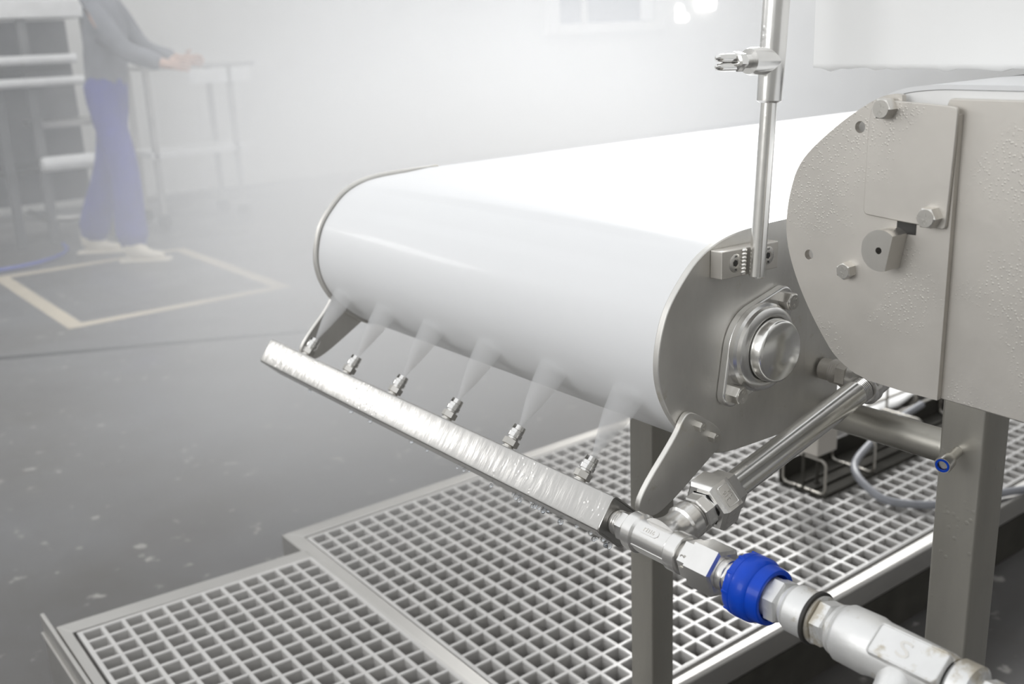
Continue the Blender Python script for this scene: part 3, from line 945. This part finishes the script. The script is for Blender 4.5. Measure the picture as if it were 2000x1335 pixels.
tag(HD, 'large white box hood hanging just above the second conveyor belt', 'hood')
sm = HD.modifiers.new('wall', 'SOLIDIFY')
sm.thickness = 0.005
sm.offset = -1

# ================================================================== STEP PLATFORMS AND GRATINGS
GZA, GZB = 0.134, 0.124
def grating(name, o, di, dj, ni, nj, z, label, dep=0.030, hw=0.0042):
    o, di, dj = Vector(o), Vector(di), Vector(dj)
    v, f = [], []
    idx = {}
    def P(a, b, zz):
        q = o + di * a + dj * b
        key = (round(a, 5), round(b, 5), round(zz, 5))
        if key not in idx:
            idx[key] = len(v)
            v.append((q.x, q.y, zz))
        return idx[key]
    e = hw / 0.040
    e0 = (hw - 0.0014) / 0.040
    for i in range(ni):
        for j in range(nj):
            c = [(i, j), (i + 1, j), (i + 1, j + 1), (i, j + 1)]
            s = [(1, 1), (-1, 1), (-1, -1), (1, -1)]
            A = [P(a, b, z) for a, b in c]
            B = [P(a + e0 * sx, b + e0 * sy, z) for (a, b), (sx, sy) in zip(c, s)]
            C = [P(a + e * sx, b + e * sy, z - 0.0016) for (a, b), (sx, sy) in zip(c, s)]
            D = [P(a + (e - 0.02) * sx, b + (e - 0.02) * sy, z - dep) for (a, b), (sx, sy) in zip(c, s)]
            for k in range(4):
                k2 = (k + 1) % 4
                f += [(A[k], A[k2], B[k2], B[k]), (B[k], B[k2], C[k2], C[k]), (C[k], C[k2], D[k2], D[k])]
    # outer rim
    b = 0.005 / 0.04
    R0 = [(0, 0), (ni, 0), (ni, nj), (0, nj)]
    R1 = [(-b, -b), (ni + b, -b), (ni + b, nj + b), (-b, nj + b)]
    a = [P(p[0], p[1], z) for p in R0]
    cc = [P(p[0], p[1], z - 0.0005) for p in R1]
    d_ = [P(p[0], p[1], z - dep) for p in R1]
    for k in range(4):
        k2 = (k + 1) % 4
        f += [(cc[k], cc[k2], a[k2], a[k]), (d_[k], d_[k2], cc[k2], cc[k])]
    me = bpy.data.meshes.new(name)
    me.from_pydata(v, [], f)
    me.materials.append(MAT['grate'])
    ob = link(name, me)
    tag(ob, label, 'grating')
    return ob

# nodes: cell (0,0) centre is at the far left corner; i runs along +X, j towards -Y
diA, djA = Vector((0.0397, -0.0023, 0)), Vector((-0.0005, -0.0416, 0))
oA = Vector((0.4167, 1.9217, 0)) - diA * 0.5 - djA * 0.5
diB, djB = Vector((0.0401, 0.0005, 0)), Vector((-0.0007, -0.0410, 0))
oB = Vector((0.9439, 2.0022, 0)) - diB * 0.5 - djB * 0.5
grating('floor_grating', oA, diA, djA, 12, 19, GZA, 'narrow pale plastic grating panel, lower left, twelve cells wide')
grating('floor_grating', oB, diB, djB, 54, 22, GZB, 'wide pale plastic grating panel running beneath the conveyor legs')

def quad_rail(parent, pts, z0, z1, bev=0.003, name='rail'):
    mb = MB().prism(pts, xy, z0, z1)
    return part(name, mb, 'frame', parent, 30, bev, seg=3)
# frame A: skewed a touch like the panel in it
PA = thing('platform_frame', 'low steel step frame with an upright end plate, holding narrow grating', 'platform', (0.62, 1.5, FZ))
fa = [(0.3665, 1.9975), (0.8810, 1.9600), (0.8730, 1.0600), (0.3610, 1.0960)]
ia = [(0.3860, 1.9560), (0.8790, 1.9190), (0.8640, 1.1000), (0.3760, 1.1350)]
for k in range(4):
    k2 = (k + 1) % 4
    quad_rail(PA, [fa[k], fa[k2], ia[k2], ia[k]], GZA - 0.05, GZA, 0.002)
part('end_plate', MB().box(0.3530, 0.3605, 1.07, 2.055, FZ + 0.004, GZA + 0.008), 'frame', PA, 0, 0.0015)
part('end_trim', MB().box(0.3470, 0.3528, 1.07, 2.045, GZA - 0.036, GZA - 0.026), 'frame', PA, 0, 0.001)
part('ledge', MB().box(0.387, 0.847, 1.135, 1.16, GZA - 0.04, GZA - 0.031), 'frame', PA, 0)
part('ledge', MB().box(0.387, 0.858, 1.88, 1.915, GZA - 0.04, GZA - 0.031), 'frame', PA, 0)
for (x, y) in ((0.40, 1.955), (0.835, 1.925), (0.40, 1.13), (0.825, 1.10)):
    part('leg', MB().box(x - 0.015, x + 0.015, y - 0.012, y + 0.012, FZ, GZA - 0.05), 'frame', PA, 0, 0.001)
PB = thing('platform_frame', 'long low steel step frame with rounded front edge, under the conveyors', 'platform', (2.0, 1.5, FZ))
fb = [(0.8820, 2.0800), (3.25, 2.0800), (3.25, 1.0860), (0.8740, 1.0860)]
ib = [(0.9170, 2.0330), (3.16, 2.0500), (3.16, 1.1340), (0.9000, 1.1080)]
for k in range(4):
    k2 = (k + 1) % 4
    quad_rail(PB, [fb[k], fb[k2], ib[k2], ib[k]], GZB - 0.055, GZB + 0.002, 0.007 if k in (0, 2) else 0.003)
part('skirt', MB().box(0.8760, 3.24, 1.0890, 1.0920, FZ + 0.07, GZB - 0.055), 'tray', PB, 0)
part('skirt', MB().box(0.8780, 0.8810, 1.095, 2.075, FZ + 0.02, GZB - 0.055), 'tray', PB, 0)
part('ledge', MB().box(0.925, 3.15, 1.100, 1.125, GZB - 0.042, GZB - 0.031), 'frame', PB, 0)
part('ledge', MB().box(0.925, 3.15, 2.025, 2.04, GZB - 0.042, GZB - 0.031), 'frame', PB, 0)
for (x, y) in ((0.90, 2.055), (3.2, 2.055), (0.905, 1.115), (3.2, 1.115), (2.05, 1.115), (2.05, 2.055)):
    part('leg', MB().box(x - 0.014, x + 0.014, y - 0.012, y + 0.012, FZ, GZB - 0.055), 'frame', PB, 0, 0.001)

# ================================================================== THINGS LYING ON THE GRATING
TR = thing('cable_tray', 'dark folded steel cable tray with wire hoops, near end open', 'tray', (2.4, 1.44, GZB))
part('tray_sheet', MB().box(1.93, 3.1, 1.372, 1.508, GZB + 0.001, GZB + 0.004).box(1.93, 3.1, 1.505, 1.508, GZB + 0.004, GZB + 0.052).box(1.93, 3.1, 1.372, 1.375, GZB + 0.004, GZB + 0.012)
     .box(1.93, 3.1, 1.415, 1.421, GZB + 0.004, GZB + 0.010).box(1.93, 3.1, 1.455, 1.461, GZB + 0.004, GZB + 0.010), 'tray', TR, 0, 0.001)
for xh in (1.936, 2.13, 2.33, 2.62):
    lp = [(xh, a, b) for a, b in rrect(1.378, 1.500, GZB + 0.007, GZB + 0.092, 0.014)]
    part('wire_hoop', MB().tube(lp, 0.0033, 8, closed=True), 'wire', TR, 60)
BT = thing('wire_basket', 'open steel wire basket lying behind the cable tray', 'basket', (2.75, 1.70, GZB))
for yy, zz in ((1.58, 0.004), (1.66, 0.004), (1.74, 0.004), (1.82, 0.004), (1.58, 0.062), (1.82, 0.062), (1.58, 0.12), (1.82, 0.12)):
    part('wire_rod', MB().tube([(2.32, yy, GZB + zz), (3.1, yy, GZB + zz)], 0.004, 8), 'wire', BT, 60)
for k in range(6):
    xx = 2.34 + 0.145 * k
    part('wire_hoop', MB().tube([(xx, 1.58, GZB + 0.12), (xx, 1.58, GZB + 0.02), (xx, 1.595, GZB + 0.005), (xx, 1.805, GZB + 0.005), (xx, 1.82, GZB + 0.02), (xx, 1.82, GZB + 0.12)], 0.0038, 8), 'wire', BT, 60)
sv, sf = [], []
nu, nv = 26, 12
for i in range(nu + 1):
    for j in range(nv + 1):
        x = 2.28 + 0.84 * i / nu
        y = 1.60 + 0.20 * j / nv
        sv.append((x, y, GZB + 0.016 + 0.011 * math.sin(i * 0.9 + j * 0.5) * math.cos(j * 0.8 - i * 0.3) + 0.012 * (j / nv - .5) ** 2))
for i in range(nu):
    for j in range(nv):
        a = i * (nv + 1) + j
        sf.append((a, a + nv + 1, a + nv + 2, a + 1))
SH = part('plastic_sheet', MB().add(sv, sf), 'sheet', None, 60)
tag(SH, 'crumpled white plastic film lying in the wire basket', 'plastic film')
mo = SH.modifiers.new('film', 'SOLIDIFY')
mo.thickness = 0.0012
hp = [(2.46, 1.46, 0.205), (2.336, 1.4600, 0.190), (2.19, 1.435, 0.172), (2.085, 1.405, 0.165), (2.035, 1.365, 0.160), (2.010, 1.315, 0.150), (2.000, 1.27, 0.140), (2.016, 1.2303, 0.1365), (2.0626, 1.1763, 0.1362), (2.13, 1.140, 0.137), (2.2251, 1.1100, 0.139), (2.33, 1.06, 0.139), (2.5, 0.98, 0.06)]
def smooth_path(p, it=2):
    p = [Vector(q) for q in p]
    for _ in range(it):
        q = [p[0]]
        for a, b in zip(p[:-1], p[1:]):
            q += [a * .75 + b * .25, a * .25 + b * .75]
        q.append(p[-1])
        p = q
    return p
HO = part('hose', MB().tube(smooth_path(hp), 0.0095, 14), 'hose', None, 60)
tag(HO, 'thin grey hose curving out of the cable tray over the grating', 'hose')

# ================================================================== BACKGROUND: WORKER, RACK, BLUE HOSE, LAMPS
bh = part('blue_hose', MB().tube(smooth_path([(0.6, 7.15, FZ + 0.013), (1.1, 7.0, FZ + 0.013), (1.36, 6.99, FZ + 0.013), (1.55, 7.03, FZ + 0.013), (1.75, 7.17, FZ + 0.013), (1.86, 7.40, FZ + 0.013), (1.88, 7.60, FZ + 0.013)]), 0.013, 10), 'bluehose', None, 60)
tag(bh, 'blue hose on the grey floor behind the worker', 'hose')

RK = thing('rack', 'tall grey machine rack with two white rails behind the worker', 'rack', (2.3, 8.0, FZ))
part('top_panel', MB().box(0.6, 2.33, 7.70, 8.3, 1.405, 1.52), 'rail', RK, 0, 0.01)
part('back_panel', MB().box(0.6, 2.30, 8.25, 8.3, 0.12, 1.40), 'machine', RK, 0, 0.005)
for z in (1.14, 0.995):
    part('rail', MB().lathe(frame((0.6, 7.70, z), (1, 0, 0)), [(0, 0.03), (1.58 if z > 1.1 else 1.62, 0.03)], 16), 'rail', RK, 40)
part('rail_tray', MB().box(0.6, 2.15, 7.74, 8.24, 1.06, 1.10), 'tray', RK, 0, 0.004)
for x in (0.7, 1.63, 1.85, 2.27):
    part('leg', MB().box(x, x + 0.06, 7.75, 7.81, FZ, 1.402), 'machine', RK, 0, 0.004)
part('shelf', MB().box(0.6, 2.4, 7.82, 8.24, 0.38, 0.42), 'tray', RK, 0, 0.004)
part('roller', MB().lathe(frame((1.85, 7.70, 0.45), (1, 0, 0)), [(0, 0.04), (0.02, 0.052), (0.48, 0.052), (0.5, 0.04)], 18), 'rail', RK, 40)
part('shelf', MB().box(1.9, 2.4, 7.84, 8.24, 0.68, 0.72), 'frame', RK, 0, 0.004)
part('foot_tube', MB().tube(smooth_path([(1.84, 8.2, 0.07), (1.84, 7.70, 0.07), (2.45, 7.70, 0.07), (2.45, 8.2, 0.07)], 1), 0.025, 12), 'frame', RK, 60)
TB = thing('trolley', 'pale trolley with a shelf to the right of the worker, veiled in steam', 'trolley', (3.0, 7.8, FZ))
part('tabletop', MB().box(2.60, 3.45, 7.65, 8.15, 1.03, 1.06), 'frame', TB, 0, 0.006)
part('tote_panel', MB().box(2.93, 3.22, 7.63, 7.645, 0.92, 1.02), 'rail', TB, 0, 0.004)
part('tote_panel', MB().box(3.25, 3.40, 7.63, 7.645, 0.92, 1.02), 'rail', TB, 0, 0.004)
part('shelf', MB().box(2.60, 3.36, 7.68, 8.12, 0.41, 0.455), 'rail', TB, 0, 0.006)
for x, y in ((2.62, 7.68), (3.24, 7.68), (2.62, 8.08), (3.24, 8.08)):
    part('leg', MB().box(x, x + 0.04, y, y + 0.04, FZ + 0.1, 1.03), 'frame', TB, 0, 0.003)
    part('caster', MB().lathe(frame((x + 0.02, y + 0.005, FZ + 0.05), (0, 1, 0)), [(0, 0.05), (0.03, 0.05)], 18), 'rubber', TB, 30)
for x, z, r in ((9.92, 1.36, 0.05), (9.91, 1.26, 0.04), (10.02, 1.26, 0.04)):
    o = part('indicator_lamp', MB().lathe(frame((x, 9.5, z), (0, -1, 0)), [(0, r * 1.1), (0.02, r * 1.1), (0.03, r), (0.045, r * 0.6), (0.05, 0.0)], 20, cap=False), 'lamp', None, 40)
    lab = {1.36: 'uppermost of three small round white lamps on the far wall'}.get(z) or ('lower left of three small round white lamps on far wall' if x < 10 else 'lower right of three small round white lamps on far wall')
    tag(o, lab, 'lamp', 'round lamps on the far wall')
o = part('wall_lamp', MB().prism(rrect(10.22, 10.52, 1.34, 1.70, 0.04), xz, 9.44, 9.5), 'lamp', None, 30, 0.01)
tag(o, 'square white lamp on the far wall beside the round lamps', 'lamp')


def skin(name, nodes, edges, radii, mat, parent, root=0, sub=1):
    me = bpy.data.meshes.new(name)
    off = base_of(parent)
    me.from_pydata([tuple(Vector(p) - off) for p in nodes], edges, [])
    me.materials.append(MAT[mat] if isinstance(mat, str) else mat)
    o = link(name, me, parent)
    sk = o.modifiers.new('skin', 'SKIN')
    sk.use_smooth_shade = True
    if not me.skin_vertices:
        bm = bmesh.new(); bm.from_mesh(me); bm.verts.layers.skin.verify(); bm.to_mesh(me); bm.free()
    for i, r in enumerate(radii):
        v = me.skin_vertices[0].data[i]
        v.radius = (r, r) if not isinstance(r, tuple) else r
        v.use_root = (i == root)
    ss = o.modifiers.new('smooth', 'SUBSURF')
    ss.levels = sub
    ss.render_levels = sub
    return o


PE = thing('person', 'person in blue work trousers and grey jacket walking with cream boots', 'person', (2.05, 6.85, FZ))
F = Vector((0.79, -0.61, 0)); LF = Vector((0.61, 0.79, 0)); UP = Vector((0, 0, 1))
hip = Vector((2.14, 7.00, 0.93))
ankL = Vector((1.945, 7.17, FZ + 0.10)); ankR = Vector((2.055, 6.655, FZ + 0.10))
hipL, hipR = hip + LF * 0.09, hip - LF * 0.09
kneeL = hipL.lerp(ankL, 0.5) + F * 0.06
kneeR = hipR.lerp(ankR, 0.5) + F * 0.05
waist = hip + UP * 0.16 + F * 0.01
chest = hip + UP * 0.40 + F * 0.05
neck = hip + UP * 0.60 + F * 0.08
head0 = neck + UP * 0.11 + F * 0.02
head1 = neck + UP * 0.23 + F * 0.03
shL, shR = chest + LF * 0.19 + UP * 0.10, chest - LF * 0.19 + UP * 0.10
elR = shR + F * 0.16 - UP * 0.25 - LF * 0.03
wrR = elR + F * 0.24 - UP * 0.09 + LF * 0.03
elL = shL + F * 0.14 - UP * 0.26 + LF * 0.03
wrL = elL + F * 0.24 - UP * 0.06 - LF * 0.03
nodes = [hip, waist, chest, neck, head0, head1, hipL, kneeL, ankL, hipR, kneeR, ankR, shL, elL, wrL, shR, elR, wrR]
edges = [(0, 1), (1, 2), (2, 3), (3, 4), (4, 5), (0, 6), (6, 7), (7, 8), (0, 9), (9, 10), (10, 11), (2, 12), (12, 13), (13, 14), (2, 15), (15, 16), (16, 17)]
rad = [(0.11, 0.09), (0.105, 0.09), (0.13, 0.10), 0.055, 0.085, 0.075, 0.095, 0.062, 0.042, 0.095, 0.062, 0.042, 0.062, 0.045, 0.032, 0.062, 0.045, 0.032]
for wr, side in ((wrL, -1), (wrR, 1)):
    b0 = len(nodes)
    palm = wr + F * 0.075 - UP * 0.01
    nodes.append(palm); rad.append((0.040, 0.016)); edges.append((nodes.index(wr), b0))
    for k, ln in enumerate((0.075, 0.085, 0.08, 0.062)):
        rt = palm + UP * (0.028 - 0.019 * k) + F * 0.015
        md = rt + F * ln * 0.55
        tp = md + F * ln * 0.30 - UP * ln * 0.2 + LF * side * 0.012
        i0 = len(nodes)
        nodes += [rt, md, tp]; rad += [0.010, 0.009, 0.008]
        edges += [(b0, i0), (i0, i0 + 1), (i0 + 1, i0 + 2)]
    i0 = len(nodes)
    nodes += [wr + F * 0.045 + UP * 0.035, wr + F * 0.085 + UP * 0.055 + LF * side * 0.02]
    rad += [0.011, 0.009]
    edges += [(b0, i0), (i0, i0 + 1)]
skin('body', nodes, edges, rad, 'skin', PE)
# trousers flaring over the boots
tn = [hip + UP * 0.15, hip, hipL - UP * 0.05, kneeL, ankL.lerp(kneeL, 0.35), ankL - UP * 0.045 + F * 0.01, hipR - UP * 0.05, kneeR, ankR.lerp(kneeR, 0.35), ankR - UP * 0.045 + F * 0.01]
skin('trousers', tn, [(0, 1), (1, 2), (2, 3), (3, 4), (4, 5), (1, 6), (6, 7), (7, 8), (8, 9)],
     [(0.155, 0.125), (0.165, 0.135), 0.115, 0.098, 0.105, 0.125, 0.115, 0.098, 0.105, 0.125], 'trouser', PE, 1)
jn = [hip - UP * 0.07, waist, chest, neck - UP * 0.05, shL, elL, wrL - F * 0.01, shR, elR, wrR - F * 0.01]
skin('jacket', jn, [(0, 1), (1, 2), (2, 3), (2, 4), (4, 5), (5, 6), (2, 7), (7, 8), (8, 9)],
     [(0.175, 0.145), (0.165, 0.14), (0.18, 0.15), 0.075, 0.085, 0.066, 0.055, 0.085, 0.066, 0.055], 'jacket', PE, 0)
for ank in (ankL, ankR):
    bn = [ank + UP * 0.12, ank - UP * 0.03, ank - UP * 0.055 - F * 0.05, ank - UP * 0.060 + F * 0.09, ank - UP * 0.066 + F * 0.20]
    skin('boot', bn, [(0, 1), (1, 2), (1, 3), (3, 4)], [0.058, 0.058, 0.042, (0.046, 0.038), (0.042, 0.030)], 'boot', PE, 1)
    part('sole', MB().obox(frame((ank.x + F.x * 0.075, ank.y + F.y * 0.075, FZ), (0, 0, 1), F), 0.315, 0.098, 0.0, 0.02), 'boot', PE, 0, 0.008)
part('cap', MB().lathe(frame(head1 + UP * 0.0, (0, 0, 1)), [(-0.01, 0.094), (0.03, 0.096), (0.07, 0.078), (0.095, 0.04), (0.10, 0.0)], 24, cap=False), 'whitecap', PE, 50)
hc = head0.lerp(head1, 0.55)
part('nose', MB().lathe(frame(hc + F * 0.082 - UP * 0.015, F), [(-0.01, 0.016), (0.012, 0.011), (0.02, 0.004)], 10), 'skin', PE, 60)
for s in (-1, 1):
    part('eye', MB().lathe(frame(hc + F * 0.078 + LF * s * 0.032 + UP * 0.015, F), [(-0.006, 0.008), (0, 0.011), (0.006, 0.007), (0.008, 0.0)], 12, cap=False), 'rubber', PE, 60)
    part('ear', MB().lathe(frame(hc + LF * s * 0.080, LF * s), [(-0.01, 0.024), (0.008, 0.026), (0.014, 0.018)], 14), 'skin', PE, 60)
part('mouth', MB().obox(frame(hc + F * 0.079 - UP * 0.05, F, (0, 0, 1)), 0.008, 0.045, -0.004, 0.005), 'hair', PE, 0, 0.002)

# ================================================================== SPRAY AND STEAM
def volume_mat(name, density, col=(0.95, 0.97, 1.0)):
    m = bpy.data.materials.new(name)
    m.use_nodes = True
    t = m.node_tree
    t.nodes.clear()
    out = t.nodes.new('ShaderNodeOutputMaterial')
    vs = t.nodes.new('ShaderNodeVolumeScatter')
    vs.inputs['Color'].default_value = rgb(col)
    vs.inputs['Density'].default_value = density
    vs.inputs['Anisotropy'].default_value = 0.0
    t.links.new(vs.outputs[0], out.inputs['Volume'])
    return m, t, vs


jet, t, vs = volume_mat('fine_spray', 26.0)
tc = t.nodes.new('ShaderNodeTexCoord')
sp_ = t.nodes.new('ShaderNodeSeparateXYZ')
t.links.new(tc.outputs['Object'], sp_.inputs[0])
mr_ = t.nodes.new('ShaderNodeMapRange')
mr_.inputs[1].default_value, mr_.inputs[2].default_value, mr_.inputs[3].default_value, mr_.inputs[4].default_value = 0.0, 0.105, 1.0, 0.0
t.links.new(sp_.outputs['Z'], mr_.inputs[0])
pw_ = t.nodes.new('ShaderNodeMath')
pw_.operation = 'POWER'
pw_.inputs[1].default_value = 1.6
t.links.new(mr_.outputs[0], pw_.inputs[0])
ml_ = t.nodes.new('ShaderNodeMath')
ml_.operation = 'MULTIPLY'
ml_.inputs[1].default_value = 190.0
t.links.new(pw_.outputs[0], ml_.inputs[0])
t.links.new(ml_.outputs[0], vs.inputs['Density'])
# flat fan of droplets leaving each nozzle, wide across X-Z and thin along the fan
jm = MB()
nn = 20
prof = [(0.0, 0.0016, 0.0016), (0.012, 0.005, 0.004), (0.03, 0.012, 0.007), (0.055, 0.019, 0.011), (0.085, 0.024, 0.014), (0.105, 0.026, 0.015)]
for t_, a_, b_ in prof:
    for k in range(nn):
        th = 2 * PI * k / nn
        jm.v.append((a_ * math.cos(th), b_ * math.sin(th), t_))
for i in range(len(prof) - 1):
    for k in range(nn):
        k2 = (k + 1) % nn
        jm.f.append((i * nn + k, i * nn + k2, (i + 1) * nn + k2, (i + 1) * nn + k))
jm.f.append(tuple(reversed(range(nn))))
jm.f.append(tuple((len(prof) - 1) * nn + k for k in range(nn)))
jet_me = mesh_of('spray_fan', jm, jet, 60)
names = ['farthest nozzle, before the dark far bracket', 'second nozzle from the bar far end', 'third nozzle from the bar far end',
         'fourth nozzle from the bar far end', 'second nozzle from the tee end', 'nozzle closest to the tee']
for k, y in enumerate(nozzle_y):
    o = link('spray_fan', jet_me, None, frame(Vector((0.655, y, 0.7583)) + nrm * 0.0268, nrm, (0, 1, 0)))
    tag(o, 'pale fan of water spray from the ' + names[k], 'water spray', 'spray fans along the bar')

steam, t, vs = volume_mat('steam', 0.0)
L = t.links.new
geo = t.nodes.new('ShaderNodeNewGeometry')
sep = t.nodes.new('ShaderNodeSeparateXYZ')
L(geo.outputs['Position'], sep.inputs[0])

def mth(op, a, b=None, clamp=False):
    n_ = t.nodes.new('ShaderNodeMath')
    n_.operation = op
    n_.use_clamp = clamp
    for i, q in enumerate((a, b)):
        if q is None:
            continue
        if isinstance(q, (int, float)):
            n_.inputs[i].default_value = q
        else:
            L(q, n_.inputs[i])
    return n_.outputs[0]

def blob(c, s, amp):
    terms = []
    for ax_, cc_, ss_ in zip('XYZ', c, s):
        dd = mth('DIVIDE', mth('SUBTRACT', sep.outputs[ax_], cc_), ss_)
        terms.append(mth('MULTIPLY', dd, dd))
    q = mth('ADD', mth('ADD', terms[0], terms[1]), terms[2])
    return mth('MULTIPLY', mth('EXPONENT', mth('MULTIPLY', q, -1.0)), amp)

STEAM_BASE = 0.048
STEAM_BLOBS = [((2.7, 3.3, 0.6), (0.88, 0.98, 0.62), 1.0), ((1.45, 2.7, 0.2), (0.75, 0.8, 0.6), 0.80), ((2.35, 4.3, 0.5), (0.62, 1.2, 0.9), 0.48), ((4.6, 5.4, 1.2), (1.6, 1.6, 1.2), 0.05)]
dens = STEAM_BASE
for c, s, a in STEAM_BLOBS:
    dens = mth('ADD', blob(c, s, a), dens)
noi = t.nodes.new('ShaderNodeTexNoise')
noi.inputs['Scale'].default_value = 0.8
noi.inputs['Detail'].default_value = 2.0
L(geo.outputs['Position'], noi.inputs['Vector'])
dens = mth('MULTIPLY', dens, mth('ADD', mth('MULTIPLY', noi.outputs['Fac'], 0.7), 0.65))
L(dens, vs.inputs['Density'])
SV = MB().box(-3.9, 11.4, 1.62, 9.42, FZ + 0.01, 2.8)
so = part('steam', SV, steam, None, 0)
tag(so, 'thin white steam filling the hall behind the conveyor', 'steam', kind='stuff')
